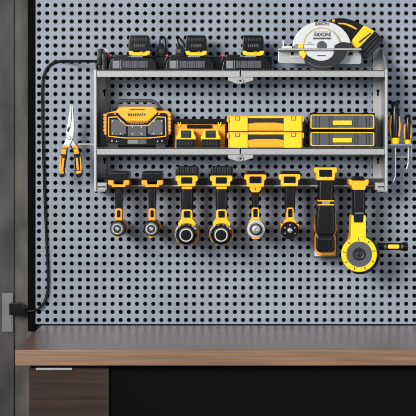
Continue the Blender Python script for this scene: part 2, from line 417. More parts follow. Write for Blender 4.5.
# ------------------------------------------------------------------ chargers and their batteries
def make_charger(x0, label):
    c = thing('battery_charger', label, 'charger', Vector((at(x0 + 24, 70, 32).x, -32 * S, SH1)), 'chargers on the top shelf')
    y = py_on(SH1, 46) + 1
    X = lambda v: x0 + v
    MB(SH1).prism([(X(0), y), (X(2), 61), (X(6), 57.2), (X(38), 57.2), (X(44), 58.2), (X(48), 63), (X(48), y)], 19, 45, .6).build('body', 'black', c)
    MB(SH1).box(X(5), 54.6, X(19), 58, 21, 38, .6).build('rear_ridge', 'black_soft', c)
    g = MB(); g.box(X(4.6), 60.6, X(11.5), 68.4, 45, 45.8, .2); g.build('front_panel', 'mid_grey', c)
    g = MB()
    for k in range(11): g.box(X(14.6 + k * 2.3), 60.8, X(16.5 + k * 2.3), 67.8, 45, 45.9)
    g.build('vent_grille', 'grey', c)
    MB().box(X(12.4), 60.2, X(13.2), 68.8, 45, 45.8).build('divider', 'mid_grey', c)
    MB().box(X(1.4), 54.6, X(3.8), 56.6, 22, 30, .4).build('indicator', 'red', c)
    MB().box(X(1.2), 56.4, X(4.2), 61.5, 21, 31, .3).build('indicator_mount', 'black', c)
    MB().tube([(X(2.4), 57.4, 31.4), (X(.6), 60, 33.4), (X(.2), 61.6, 34)], .35, 6).build('rim_wire', 'mid_grey', c)
    MB().box(X(23), 55.8, X(35), 58.5, 24, 41, .5).build('battery_seat', 'blue_grey', c)
    return c
def make_pack(cx, yb, label):
    b = thing('battery_pack', label, 'battery', Vector((at(cx, yb, 32).x, -32 * S, zof(55.8, 41))), 'batteries on the chargers')
    m = MB(); m.prism([(cx - 10.2, 37), (cx - 8.6, 35.2), (cx + 8.6, 35.2), (cx + 10.2, 37), (cx + 11, 48), (cx + 10.4, 51.6), (cx - 10.4, 51.6), (cx - 11, 48)], 20, 42, .8)
    m.build('case', 'black', b)
    g = MB()
    for k in range(6): g.box(cx - 7.6 + k * 2.7, 38.0, cx - 6.0 + k * 2.7, 41.2, 41.5, 42.6, .2)
    g.build('grip_ridges', 'charcoal', b)
    g = MB()
    for k in range(6): g.box(cx - 5.2 + k * 1.9, 44.0, cx - 4.2 + k * 1.9, 47.2, 41.5, 42.3, .1)
    g.build('cell_marks', 'grey', b)
    MB().prism([(cx - 10.8, 50.8), (cx - 7, 50.8), (cx - 5.4, 52.2), (cx + 5.4, 52.2), (cx + 7, 50.8), (cx + 10.8, 50.8), (cx + 10.2, 54.4), (cx + 7.2, 55.7), (cx - 7.2, 55.7), (cx - 10.2, 54.4)], 21, 43, .5).build('base_rim', 'yellow', b)
    MB().box(cx + .6, 51.6, cx + 4.2, 53.4, 43, 43.5, .2).build('release_button', 'amber', b)
    return b
c1 = make_charger(108, 'black battery charger nearest the cord end of the power strip')
c2 = dup(c1, c1.location + Vector((at(165, 70, 45).x - at(108, 70, 45).x, 0, 0)), 'black battery charger standing between the two other chargers')
c3 = dup(c1, c1.location + Vector((at(221.6, 70, 45).x - at(108, 70, 45).x, 0, 0)), 'black battery charger nearest the circular saw')
b1 = make_pack(139.2, 55.8, 'black and yellow battery seated on the charger nearest the cord end')
dup(b1, b1.location + Vector((at(196.1, 70, 42).x - at(139.2, 70, 42).x, 0, 0)), 'black and yellow battery seated on the middle charger')
dup(b1, b1.location + Vector((at(253.2, 70, 42).x - at(139.2, 70, 42).x, 0, 0)), 'black and yellow battery seated on the charger nearest the saw')
def make_plug(cx, label, pts):
    p = thing('charger_plug', label, 'plug', Vector((at(cx, 56.5, 10).x, -10 * S, zof(56.5, 15))), 'plugs in the power strip')
    y = 56.5
    m = MB(); m.prism([(cx - 3.2, y), (cx - 3.2, 50), (cx - 2.0, 46.5), (cx - 1.4, 43), (cx + 1.4, 43), (cx + 2.0, 46.5), (cx + 3.2, 50), (cx + 3.2, y)], 5, 13, .5)
    m.build('plug_body', 'black_soft', p)
    MB().box(cx - 2.4, 49, cx + 2.4, 53, 12.6, 13.5, .3).build('grip', 'grey', p)
    MB().tube(smooth_path(pts), .75, 8).build('cord', 'cable', p)
make_plug(160.2, 'upright plug between the first and second batteries, nearer the first', [(160.2, 43.5, 9), (160, 40, 9), (161.2, 36.8, 8), (164, 37, 6), (165.6, 42, 5), (166, 50, 5), (166, 57, 8)])
make_plug(178.6, 'upright plug with cord curling beside the middle battery', [(178.6, 43.5, 9), (177.6, 39, 9), (178.8, 37, 8), (181, 40, 8), (183.6, 43.2, 8), (185.6, 47, 9), (186, 52, 9), (186, 57, 12)])

# ------------------------------------------------------------------ circular saw
saw = thing('circular_saw', 'white and yellow circular saw with dark battery on the top shelf', 'circular saw', Vector((at(322, 70, 40).x, -40 * S, SH1)))
cx, cy = 321.8, 46.0
MB().prism(arc(cx, cy + 1.5, 29.4, 26.4, 178, 2, 40) + arc(cx, cy + 1.5, 15, 12, 0, 180, 24), 32, 41, .9).build('upper_guard', 'white', saw)
bl = MB().lathe(cx, cy, [(0, 41), (18.2, 41), (18.2, 43), (17.4, 43.6), (0, 43.6)], 56).build('blade_cover', 'white', saw)
ring = MB(); ring.prism(arc(cx, cy, 18.6, 18.6, 8, 184, 44) + arc(cx, cy, 17.8, 17.8, 184, 8, 44), 42.6, 43.9)
ring.build('cover_ring', 'gold_line', bl)
MB().lathe(cx, cy - .4, [(4.7, 43.6), (4.7, 45.2), (4.0, 46), (2.2, 46), (1.9, 45.4), (0, 45.4)], 28).build('hub', 'grey', saw)
low = [(303.8, 55.6)] + [(306, 54.6), (309.6, 56.8)] + [(313.5, 58.8), (318, 60.4), (322.5, 60.8), (327.5, 59.6), (331.4, 57.2), (333.6, 53.6), (334.2, 50)] + [(347, 50)] + arc(cx + 1.5, 46.5, 24.6, 22.6, -10, -140, 26)
low = low[::-1]
lg = MB(SH1); lg.prism(low, 36, 46, .8); lg.build('lower_guard', 'charcoal', saw)
MB(SH1).prism([(307, 62.2), (312, 65.4), (318, 67.3), (324, 67.8), (331, 66.4), (331, 65.6), (324, 66.9), (318, 66.3), (312.5, 64.4), (307.6, 61.4)], 45.5, 46.6).build('guard_highlight', 'grey', saw, 'pale curved strip imitating a highlight on the dark lower guard')  # highlight on the lower guard put in as a lighter strip
MB(SH1).rrect(316, 66, 328, 72, 30, 45, 1, .3).build('guard_foot', 'charcoal', saw)
# shoe: slanted plate with folded front edge
m = MB(); m.prism([(278.2, 49), (361.4, 49), (361.4, 62.6), (360, 64.2), (280, 63.4), (278.2, 62)], 29, 32, .4)
m.build('shoe_plate', 'silver', saw)
MB().box(278.2, 48.2, 361.6, 50.2, 29, 48.2, .4).build('shoe_edge', 'silver', saw)
m = MB(); m.box(290, 55.6, 300, 57, 31.8, 32.5, .1); m.build('shoe_slot', 'white', saw)
MB().prism([(347.6, 55.4), (349.4, 52), (352.8, 52), (352.8, 55.4)], 31.6, 32.4, .1).build('shoe_window', 'black', saw)
m = MB(); m.box(290.6, 52, 293.8, 55.4, 31.6, 32.4, .3); m.build('shoe_window', 'black', saw)
MB().prism([(297.6, 48.2), (298.4, 44.2), (303.2, 44), (303, 48.4)], 38, 45, .3).build('pointer', 'yellow', saw)
MB().prism([(298.8, 51), (303.6, 50.4), (306.4, 54.2), (303.6, 59.2), (299.8, 55)], 38, 46.8, .3).build('pointer', 'yellow', saw)
MB().prism([(294.6, 44.6), (299, 43.8), (299, 48.4), (294.6, 48.4)], 38, 43, .3).build('lock_knob', 'mid_grey', saw)
m = MB(); m.box(282.6, 40.2, 284.2, 48.6, 38, 41, .4); m.box(281.8, 46, 292, 48.6, 34, 42, .4); m.build('depth_lever', 'white', saw)
MB().prism([(334.4, 45.6), (338, 43.4), (343, 41.8), (351, 43), (352, 48.4), (334.4, 48.2)], 40, 46, .5).build('front_grip', 'charcoal', saw)
MB().prism([(328, 21.4), (332, 18.6), (338, 18), (345, 18.2), (354, 20.6), (364, 25.8), (363, 30), (352, 43), (347, 36), (340, 27), (333, 21)], 14, 32, 1.0).build('rear_handle', 'black_soft', saw)
m = MB(); m.prism([(338.5, 22.8), (345, 23), (352, 25.4), (357, 28.6), (356.4, 29.8), (351, 27.2), (344.8, 24.6), (338, 24)], 31.5, 33, .2); m.lathe(333.6, 20.4, [(1.5, 31.8), (1.3, 32.6), (0, 32.8)], 14)
m.build('handle_trim', 'amber', saw)
MB().prism([(363.4, 25.8), (366, 25.8), (374.8, 31), (374.4, 33), (357.4, 49.2), (355.2, 48.8), (351.2, 43.4), (352, 40)], 12, 34, 1.0).build('motor_housing', 'yellow', saw)
MB().prism([(370.4, 32.4), (371.4, 33.4), (360.2, 43), (358.6, 42.8), (359.6, 40.8)], 33.8, 34.4, .2).build('housing_groove', 'ink', saw)
bt = MB().prism([(374.8, 31), (383.2, 38.6), (383.8, 41), (368.6, 57.6), (366, 58), (362, 55.4), (357.2, 49.2)], 10, 36, 1.2).build('battery', 'black_soft', saw)
for a, b in (((376.6, 34.6), (361.6, 50.6)), ((379, 37), (364, 53.6)), ((381.4, 39.4), (366.4, 56))):
    MB().prism([a, (a[0] + .9, a[1] + .8), (b[0] + .9, b[1] + .8), b], 35.6, 36.6, .2).build('battery_rib', 'charcoal', bt)
for yy, wd, dd in ((23.6, 12.4, 41.2), (34.4, 15.2, 43.9)):
    text_mesh('brand_lettering', 'DiXON', 322.2, yy, wd, dd, 'ink', saw, .045)
    h = wd * .15
    MB().frame([(322.2 - wd / 2 - .8, yy - h - .5), (322.2 + wd / 2 + .8, yy - h - .5), (322.2 + wd / 2 + .8, yy + h + .5), (322.2 - wd / 2 - .8, yy + h + .5)],
               [(322.2 - wd / 2 - .5, yy - h - .2), (322.2 + wd / 2 + .5, yy - h - .2), (322.2 + wd / 2 + .5, yy + h + .2), (322.2 - wd / 2 - .5, yy + h + .2)], dd - .4, dd + .05).build('lettering_border', 'ink', saw)
m = MB(); xx = 313
while xx < 330.5:
    wd = random.choice((.7, .9, 1.2)); m.box(xx, 37.7, xx + wd, 39.3, 43.4, 44.0); xx += wd + .3
m.build('small_print', 'ink', saw)
m = MB(); m.box(305.5, 44.0, 314, 44.5, 43.4, 43.75); m.box(308, 42.6, 312, 43.1, 43.4, 43.75); m.box(317, 55.2, 325.6, 56.2, 43.4, 43.75); m.build('small_print', 'ink', saw)

# ------------------------------------------------------------------ radio
rad = thing('jobsite_radio', 'orange and black jobsite radio with carrying handle on the middle shelf', 'radio', Vector((at(137.6, 148, 30).x, -30 * S, SH2)))
MB(SH2).prism([(103.8, 115), (108, 112.4), (116, 110.6), (119, 107.2), (121, 106.4), (152.6, 106.4), (154.6, 107.2), (158, 110.6), (168, 110.4), (170.4, 113), (170.4, 133), (169.6, 135), (104.6, 135), (103.8, 133)], 8, 46, 1.0).build('body', 'orange', rad)
MB(SH2).prism([(104.6, 134), (169.4, 134), (167.4, 146.6), (107, 146.6)], 9, 45.6, .8).build('lower_body', 'black', rad)
MB().prism([(119.6, 107.6), (122, 106.6), (151.6, 106.6), (154, 107.6), (158, 112), (148, 121), (126, 121), (116, 112)], 30, 48.5, .6).build('top_housing', 'amber', rad)
for x0, x1 in ((103.3, 107), (167.4, 170.8)):
    m = MB()
    for y in (113.6, 117.4, 121.2, 125, 128.8): m.rrect(x0, y, x1, y + 2.8, 20, 47.4, .8, .4)
    m.build('side_bumper', 'orange', rad)
fp = [(106.4, 114.6), (108, 113.2), (117.4, 112.6), (127, 122.4), (147.2, 122.4), (156.6, 112.8), (165.6, 113), (167.4, 114.6), (168.2, 140), (164, 146), (110, 146), (106.2, 140)]
fpanel = MB().prism(fp, 40, 49, .7).build('front_panel', 'black', rad)
yl = [(108.2, 117), (117, 116.2), (126.2, 125), (148, 125), (157, 116.2), (165.8, 117), (166.2, 136.6), (150, 138.4), (125, 138.4), (108.2, 136.6)]
yi = [(109.1, 117.9), (116.7, 117.2), (125.9, 126), (148.3, 126), (157.3, 117.2), (164.9, 117.9), (165.3, 135.8), (150, 137.5), (125, 137.5), (109.1, 135.8)]
MB().frame(yl, yi, 48, 49.8).build('trim_line', 'amber', fpanel)
for P in ([(111.2, 119.6), (119.8, 119.6), (126, 126.6), (126, 133.2), (123.4, 135), (111.2, 134.8)], [(154.4, 119.6), (162.8, 119.6), (162.8, 134.8), (150.4, 135), (147.8, 133.2), (147.8, 126.8)]):
    sp = MB().prism(P, 48, 50, .4).build('speaker_grille', 'speaker_grey', fpanel)
MB().box(128, 125.6, 146.2, 136.4, 48, 49.9, .3).build('control_panel', 'grey', fpanel)
m = MB()
for x, y in ((112.4, 121), (120.6, 121), (112.4, 133.4), (120.4, 133.6), (132.4, 127), (141.4, 127), (132.4, 133.8), (141.4, 133.8), (153.8, 121), (161.6, 121), (153.6, 133.6), (161.4, 133.4), (115, 113.9), (159, 113.9), (112, 141), (116.6, 141.4), (157.6, 141.4), (162, 141)):
    m.lathe(x, y, [(.75, 49.4), (.65, 50.3), (0, 50.5)], 10)
m.build('screws', 'white', rad)
m = MB()
for k in range(6): m.box(130.4 + k * 2.4, 123.0, 131.8 + k * 2.4, 123.9, 48.9, 49.4)
m.build('indicator_row', 'mid_grey', fpanel)
m = MB(); m.box(129.8, 109.2, 144.6, 110.1, 48.2, 48.9)
for k in range(8): m.prism([(127.8 + k * 2.4, 113.4), (129.4 + k * 2.4, 113.4), (130 + k * 2.0, 116.2), (128.6 + k * 2.1, 116.2)], 48.2, 48.9)
m.build('vents', 'ink', rad)
MB().rrect(127.4, 139.4, 146.4, 144.2, 48, 50, .6, .2).build('display', 'grey', fpanel)
MB().box(128, 140, 138, 143.6, 49.8, 50.2).build('display_window', 'mid_grey', fpanel)
hp = smooth_path([(113.2, 113.2, 28), (114.6, 107.6, 28), (117.4, 103, 28), (121.4, 101.0, 28), (130, 100.6, 28), (144, 100.5, 28), (152, 100.9, 28), (156.4, 103, 28), (159.6, 107.8, 28), (161, 113.2, 28)], 6)
MB().tube(hp, 1.7, 10).build('carry_handle', 'grey', rad)
for x in (110.8, 156.6): MB().rrect(x, 107.6, x + 6.1, 113.6, 20, 40, 1, .5).build('handle_mount', 'black', rad)
for x in (108.5, 156): MB(SH2).rrect(x, 143.4, x + 9.5, 149, 12, 49.4, 1, .4).build('foot', 'charcoal', rad)

# ------------------------------------------------------------------ orange case behind two batteries
cs = thing('tool_case', 'orange tool case with black lid behind two batteries', 'tool case', Vector((at(199.8, 148, 20).x, -20 * S, SH2)))
MB(SH2).box(173.6, 122.5, 226.0, 149, 6, 32, 1.0).build('body', 'orange', cs)
MB().prism([(173.2, 124.4), (173.2, 120), (174.6, 118.8), (225, 118.8), (226.4, 120), (226.4, 124.4)], 5, 33, .6).build('lid', 'black', cs)
MB(SH2).box(172.6, 125, 174.8, 149, 8, 32.5, .4).build('corner_guard', 'black', cs)
MB(SH2).box(224.8, 125, 227.0, 149, 8, 32.5, .4).build('corner_guard', 'black', cs)
for x in (179.3, 219.6):
    MB().prism([(x - 1.8, 122.2), (x - 1, 122.2), (x - .6, 124), (x + .6, 124), (x + 1, 122.2), (x + 1.8, 122.2), (x + 1.4, 125.6), (x, 127), (x - 1.4, 125.6)], 32, 34, .2).build('latch', 'yellow', cs)
MB().rrect(186.8, 124.8, 212.2, 128.4, 31, 34.2, .8, .4).build('handle', 'black', cs)
def pack2(cx, label):
    b = thing('battery_pack', label, 'battery', Vector((at(cx, 148, 44).x, -44 * S, SH2)), 'batteries in front of the orange case')
    MB(SH2).prism([(cx - 9.8, 139.2), (cx + 9.8, 139.2), (cx + 10, 149), (cx - 10, 149)], 35, 52, .7).build('case', 'black', b)
    g = MB(SH2)
    for k in range(5): g.box(cx - 7 + k * 3, 141, cx - 5.6 + k * 3, 145.6, 51.5, 52.5, .2)
    g.build('grip_ridges', 'charcoal', b)
    MB().prism([(cx - 7.4, 130), (cx - 6.4, 129.2), (cx + 6.4, 129.2), (cx + 7.4, 130), (cx + 8.2, 134.6), (cx + 9.8, 137), (cx + 9.8, 140), (cx - 9.8, 140), (cx - 9.8, 137), (cx - 8.2, 134.6)], 36, 51.4, .6).build('cap', 'yellow', b)
    MB().rrect(cx - 5.2, 130.4, cx + 5.2, 137.8, 50.8, 52, .8, .2).build('slot', 'charcoal', b)
    MB().box(cx - 3.8, 132.6, cx + 3.8, 133.4, 51.8, 52.4, .1).build('contact', 'grey', b)
    return b
q = pack2(186.0, 'yellow capped battery before the orange case, nearer the radio')
dup(q, q.location + Vector((at(210.6, 0, 52).x - at(186.0, 0, 52).x, 0, 0)), 'yellow capped battery before the orange case, nearer the yellow boxes')

# ------------------------------------------------------------------ stacked yellow boxes
def yellow_box(y0, y1, zf, label):
    b = thing('tool_box', label, 'tool box', Vector((at(265.4, 148, 30).x, -30 * S, zf)), 'stacked yellow boxes')
    h = y1 - y0; Y = lambda t: y0 + t * h / 15.6
    MB(zf).box(228.2, Y(1.6), 302.8, y1 + .6, 10, 44, .8).build('body', 'amber', b)
    MB().box(228.6, Y(0), 302.4, Y(2.2), 9, 44.5, .5).build('lid', 'amber', b)
    MB(zf).box(247.4, Y(8.2), 284.2, y1 - .4, 42, 46.4, .5).build('front_band', 'orange', b)
    MB().box(247.4, Y(1.0), 284.2, Y(2.6), 42, 46.2, .3).build('lid_rim', 'yellow', b)
    MB().prism([(247.4, Y(3.0)), (284.2, Y(3.0)), (284.2, Y(8)), (276, Y(7)), (256, Y(7)), (247.4, Y(8))], 43, 46, .5).build('handle', 'charcoal', b)
    for x0, x1 in ((229.8, 247.8), (283.8, 301.8)):
        e = MB(zf).box(x0, Y(.9), x1, y1 + .4, 40, 48.4, .7).build('end_panel', 'yellow', b)
        xl = (x0 + x1) / 2 - (1.2 if x0 < 260 else -.8)
        l = MB().frame([(xl - 2.3, Y(.9)), (xl + 2.3, Y(.9)), (xl + 2.3, Y(5.0)), (xl - 2.3, Y(5.0))], [(xl - 1.6, Y(.9)), (xl + 1.6, Y(.9)), (xl + 1.6, Y(4.3)), (xl - 1.6, Y(4.3))], 48, 49).build('latch', 'bronze', e)
    for x in (226.8, 301.4): MB(zf).rrect(x, Y(1), x + 2.6, Y(6.6), 30, 46, .6, .3).build('side_clasp', 'orange', b)
    MB().box(231, Y(-.3), 300, Y(.6), 10, 42, .2).build('lid_top', 'charcoal', b)
    return b
zf2 = zof(131.2, 46)
yellow_box(131.8, 147.4, SH2, 'yellow box with dark handle, lower of the stacked pair')
yellow_box(115.4, 131.0, zf2, 'yellow box with dark handle, upper of the stacked pair')

# ------------------------------------------------------------------ stacked grey cases
def grey_case(y0, y1, zf, label):
    b = thing('organizer_case', label, 'case', Vector((at(340, 148, 30).x, -30 * S, zf)), 'stacked grey cases')
    h = y1 - y0; Y = lambda t: y0 + t * h / 16.5
    MB(zf).box(309.4, Y(0), 375.2, y1 + .8, 8, 46, .8).build('body', 'black', b)
    MB().frame(rr(310.6, Y(1.6), 374.2, Y(15.4), 1.6), rr(311.5, Y(2.4), 373.3, Y(14.6), 1.0), 45, 48.2).build('trim_line', 'yellow', b)
    MB().rrect(311.5, Y(2.4), 373.3, Y(14.6), 44, 47.4, 1.0).build('front_panel', 'grey', b)
    g = MB()
    for x in (315.4, 318.8, 328.6, 331.6, 354.6, 357.4, 366, 369): g.box(x, Y(2.8), x + .7, Y(14.2), 47.2, 48.0, .1)
    g.build('panel_ribs', 'charcoal', b)
    MB().rrect(332.8, Y(7.4), 352, Y(11.8), 47, 49.4, .5, .4).build('handle', 'yellow', b)
    return b
grey_case(130.6, 147.2, SH2, 'charcoal organizer case with yellow handle, lower of the stacked pair')
gc = grey_case(113.0, 129.8, zof(130.6, 46), 'charcoal organizer case with yellow handle, upper of the stacked pair')
m = MB()
for x in (313, 340, 364): m.box(x, 111.9, x + 4, 113.4, 20, 45, .3)
m.build('lid_catches', 'black', gc)

# ------------------------------------------------------------------ hanging tools
def hang_base(cx): return Vector((at(cx, 187.5, 46).x, -46 * S, zof(188.0, 46)))
def small_drill(cx, label):
    t = thing('cordless_drill', label, 'drill', hang_base(cx), 'slim drills with orange fittings')
    bt = MB().prism([(cx - 10.4, 172.4), (cx - 9.4, 171.2), (cx + 10, 171), (cx + 10.4, 172.2), (cx + 10.4, 182), (cx - 10.4, 182)], 32, 61, .8).build('battery', 'black', t)
    MB().box(cx - 8.6, 173, cx + 8.6, 174.2, 60.8, 61.6, .2).build('battery_rib', 'charcoal', bt)
    MB().prism([(cx - 10.6, 180.2), (cx - 5.2, 180.2), (cx - 4.6, 184.4), (cx + 4.6, 184.4), (cx + 5.2, 180.2), (cx + 10.6, 180.2), (cx + 10.6, 184.6), (cx + 7.2, 185.2), (cx + 6.6, 187.2), (cx - 6.6, 187.2), (cx - 7.2, 185.2), (cx - 10.6, 184.6)], 33, 62.5, .5).build('battery_clip', 'orange', t)
    MB().prism([(cx - 3.4, 187), (cx + 3.4, 187), (cx + 3.7, 196), (cx + 3.5, 211), (cx + 3.2, 222), (cx - 3.2, 222), (cx - 3.5, 211), (cx - 3.7, 196)], 38, 56, 1.6, 3).build('handle', 'black', t)
    MB().prism(rr(cx - 3.6, 208.4, cx + 3.4, 221, 1.8), 40, 58, .6).build('trigger_guard', 'orange', t)
    MB().rrect(cx - 1.8, 210.2, cx + 1.6, 217.2, 56, 59.4, 1.2, .6).build('trigger', 'black', t)
    bx_, by_ = cx - 1.4, 229.0
    body = MB().lathe(bx_, by_, [(0, 14), (6, 14.6), (7.4, 18), (7.6, 40), (7.8, 58), (7.4, 60), (0, 60)], 32, ref=78).build('motor_body', 'orange', t)
    MB().lathe(bx_, by_, [(8.0, 54), (8.4, 58), (8.2, 66), (7.6, 69), (6.2, 70), (0, 70)], 32, ref=78).build('clutch_ring', 'black_soft', t)
    MB().prism([(bx_ - 2.6, 235.6), (bx_ + 2.6, 235.6), (bx_ + 1.6, 237.8), (bx_ - 1.6, 237.8)], 40, 66, .4).build('body_fin', 'orange', t)
    ch = MB().lathe(bx_, by_, [(6.5, 69), (6.4, 75), (5.8, 77.4), (5.0, 78), (0, 78)], 32).build('chuck', 'silver', t)
    MB().lathe(bx_, by_, [(4.2, 77.5), (4.0, 78.4), (2.9, 78.4), (2.8, 78.1), (0, 78.1)], 28).build('chuck_groove', 'charcoal', ch)
    MB().lathe(bx_, by_, [(2.4, 78), (2.1, 79.2), (1.1, 79.6), (.9, 78.4), (0, 78.4)], 20).build('chuck_jaws', 'chrome', ch)
    return t
d1 = small_drill(118.6, 'slim drill with orange trigger guard hanging nearest the pliers')
dup(d1, d1.location + Vector((at(152.1, 0, 60).x - at(118.6, 0, 60).x, 0, 0)), 'slim drill with orange trigger guard hanging second from the pliers')

def yellow_frame(cx, y0, y1, hw, d1, win, t, m='drill_yellow', name='battery_base'):
    o = MB().prism([(cx - hw, y0 + 1.2), (cx - hw + 1, y0), (cx + hw - 1, y0), (cx + hw, y0 + 1.2), (cx + hw, y0 + 5), (cx + hw - 2, y0 + 6), (cx + hw - 2.4, y1), (cx - hw + 2.4, y1), (cx - hw + 2, y0 + 6), (cx - hw, y0 + 5)], 33, d1, .7).build(name, m, t)
    MB().rrect(cx - win[0], win[1], cx + win[0], win[2], d1 - 1, d1 + .8, .8, .2).build('window', 'black', o)
    return o
def big_drill(cx, label):
    t = thing('hammer_drill', label, 'drill', hang_base(cx), 'heavy drills with yellow fittings')
    bt = MB().prism([(cx - 11.6, 169), (cx - 10.4, 166.2), (cx + 10.4, 166.2), (cx + 11.6, 169), (cx + 11.6, 174), (cx + 10.8, 177), (cx - 10.8, 177), (cx - 11.6, 174)], 30, 62, .9).build('battery', 'black', t)
    g = MB()
    for k in range(8): g.box(cx - 9.6 + k * 2.5, 167.4, cx - 8.1 + k * 2.5, 173.6, 61.6, 62.9, .3)
    g.build('battery_ribs', 'charcoal', bt)
    yellow_frame(cx - .4, 175.6, 186.4, 11.2, 63, (5.6, 177.2, 183.6), t)
    MB().rrect(cx - 5.4, 186, cx + 5.2, 189.2, 34, 61, .8, .4).build('latch_bar', 'amber', t)
    MB().prism([(cx - 5.6, 188), (cx + 5.6, 188), (cx + 6.2, 196), (cx + 6.0, 204), (cx + 5.6, 214), (cx - 5.6, 214), (cx - 6.0, 204), (cx - 6.2, 196)], 36, 58, 2.2, 3).build('handle', 'black_soft', t)
    MB().prism([(cx - 5.4, 211), (cx - 4.4, 209.4), (cx + 4.2, 209.4), (cx + 5.2, 211), (cx + 5.6, 219), (cx + 8.6, 222.4), (cx + 8.6, 226), (cx - 8.8, 226), (cx - 8.8, 222.4), (cx - 5.8, 219)], 38, 61, .8).build('trigger_guard', 'drill_yellow', t)
    MB().rrect(cx - 3.4, 210.8, cx + 3.2, 217.6, 59, 62.6, 1.0, .6).build('trigger', 'black', t)
    bx_, by_ = cx - .9, 235.2
    MB().lathe(bx_, by_, [(0, 8), (9, 9), (11.2, 13), (11.8, 40), (12.2, 56), (11.6, 60), (0, 60)], 40, ref=76).build('motor_body', 'amber', t)
    MB().lathe(bx_, by_, [(11.4, 50), (11.6, 56), (11.2, 63), (10.2, 66), (8.0, 67.5), (0, 67.5)], 40, ref=80).build('clutch_ring', 'black', t)
    m = MB()
    for a in range(0, 360, 30):
        r = math.radians(a + 15)
        p = (bx_ + 10.2 * math.cos(r), by_ + 10.2 * math.sin(r)); 
        m.lathe(p[0], p[1], [(1.2, 62), (1.1, 66.6), (0, 66.8)], 8)
    m.build('clutch_lugs', 'grey', t)
    MB().prism(arc(bx_, by_, 11.8, 11.8, 30, 60, 6) + arc(bx_, by_, 10.4, 10.4, 60, 30, 6), 58, 66.4, .2).build('body_insert', 'silver', t)
    MB().prism(arc(bx_, by_, 11.8, 11.8, 118, 158, 6) + arc(bx_, by_, 10.4, 10.4, 158, 118, 6), 58, 66.4, .2).build('body_insert', 'silver', t)
    ch = MB().lathe(bx_, by_, [(8.0, 66), (7.6, 74), (6.8, 79), (0, 79)], 36).build('chuck', 'charcoal', t)
    MB().lathe(bx_, by_, [(6.7, 78.6), (6.6, 79.8), (6.3, 80.1), (5.6, 80.1), (5.4, 79.2), (0, 79.2)], 36).build('chuck_ring', 'white', ch)
    MB().lathe(bx_, by_, [(5.45, 79.1), (5.3, 79.5), (2, 79.6), (0, 79.6)], 28).build('chuck_jaws', 'black', ch)
    return t
d3 = big_drill(187.0, 'heavy drill with yellow fittings and white chuck ring, nearer the slim drills')
dup(d3, d3.location + Vector((at(221.6, 0, 62).x - at(187.0, 0, 62).x, 0, 0)), 'heavy drill with yellow fittings and white chuck ring, under the middle of the rack')

def impact(cx, label, black_disc):
    t = thing('impact_driver', label, 'drill', hang_base(cx))
    bt = MB().prism([(cx - 9.6, 172.4), (cx - 8.6, 171), (cx + 9.6, 171), (cx + 10.4, 172.4), (cx + 10.4, 178), (cx - 10, 178)], 32, 60, .7).build('battery', 'black', t)
    if not black_disc:
        yellow_frame(cx, 174.4, 187, 11, 61.5, (6, 176.4, 183.2), t, 'amber')
        MB().prism([(cx - 6.4, 186), (cx + 6.4, 186), (cx + 5.4, 190), (cx + 3.6, 192.4), (cx - 3.6, 192.4), (cx - 5.4, 190)], 36, 60, .6).build('collar', 'amber', t)
        MB().lathe(cx, 189, [(.9, 59.6), (.8, 60.6), (0, 60.6)], 10).build('collar_screw', 'ink', t)
        hw = 3.8
    else:
        yellow_frame(cx - .6, 174.2, 186.4, 10.8, 61.5, (6, 176.4, 183), t, 'drill_yellow')
        hw = 5.4
    MB().prism([(cx - hw, 186), (cx + hw, 186), (cx + hw - .2, 200), (cx + hw - .8, 214), (cx - hw + .8, 214), (cx - hw + .2, 200)], 37, 57, 1.7, 3).build('handle', 'black_soft', t)
    gd = 'amber'
    MB().prism([(cx - 3.6, 209.6), (cx - 2.6, 207.6), (cx + 2.8, 207.6), (cx + 3.6, 209.6), (cx + 4.0, 219), (cx + 6.4, 222), (cx + 6.4, 226), (cx - 6.4, 226), (cx - 6.4, 222), (cx - 4.0, 219)], 39, 60, .7).build('trigger_guard', gd, t)
    MB().rrect(cx - 2.2, 208.8, cx + 2.2, 217.2, 58, 61.4, 1.0, .6).build('trigger', 'black', t)
    bx_, by_ = (cx + .6, 229.4) if not black_disc else (cx - .2, 230.6)
    MB().lathe(bx_, by_, [(0, 14), (7, 15), (8.2, 18), (8.6, 40), (8.8, 58), (8.2, 61), (0, 61)], 36, ref=74).build('motor_body', gd, t)
    if not black_disc:
        n = MB().lathe(bx_, by_, [(9.0, 56), (9.2, 64), (8.7, 67.4), (7.2, 68.2), (6.6, 67), (0, 67)], 36).build('nose_ring', 'white', t)
        MB().lathe(bx_, by_, [(6.2, 66.5), (6.0, 69), (5.4, 69.4), (0, 69.4)], 32).build('bit_sleeve', 'charcoal', n)
        MB().lathe(bx_, by_, [(4.7, 69), (4.5, 75), (3.8, 77.4), (1.5, 77.6), (1.3, 76), (0, 76)], 28).build('bit_holder', 'chrome', n)
        MB().prism([(bx_ - 5, 236.6), (bx_ + 5, 236.6), (bx_ + 3.6, 239), (bx_ - 3.6, 239)], 44, 66, .5).build('body_fin', gd, t)
    else:
        n = MB().lathe(bx_, by_, [(9.0, 56), (9.2, 62), (8.6, 66), (7.4, 67.4), (0, 67.4)], 36).build('nose_ring', 'black', t)
        m = MB()
        for a in (90, 210, 330, 30, 150):
            m.lathe(bx_ + 5.6 * math.cos(math.radians(a)), by_ - 5.6 * math.sin(math.radians(a)), [(.8, 67), (.7, 68), (0, 68.1)], 10)
        m.build('nose_screws', 'silver', n)
        MB().lathe(bx_, by_, [(3.0, 67), (2.8, 74), (2.2, 75), (.9, 75.2), (.8, 74), (0, 74)], 24).build('bit_holder', 'chrome', n)
        MB().box(bx_ - 9, 224, bx_ - 6.4, 231, 30, 62, .5).build('side_trim', gd, t)
        MB().box(bx_ + 6.4, 224, bx_ + 9, 231, 30, 62, .5).build('side_trim', gd, t)
    return t
impact(255.4, 'compact driver with yellow collar and shiny silver nose', False)
impact(290.2, 'compact driver with round black nose and small silver centre', True)

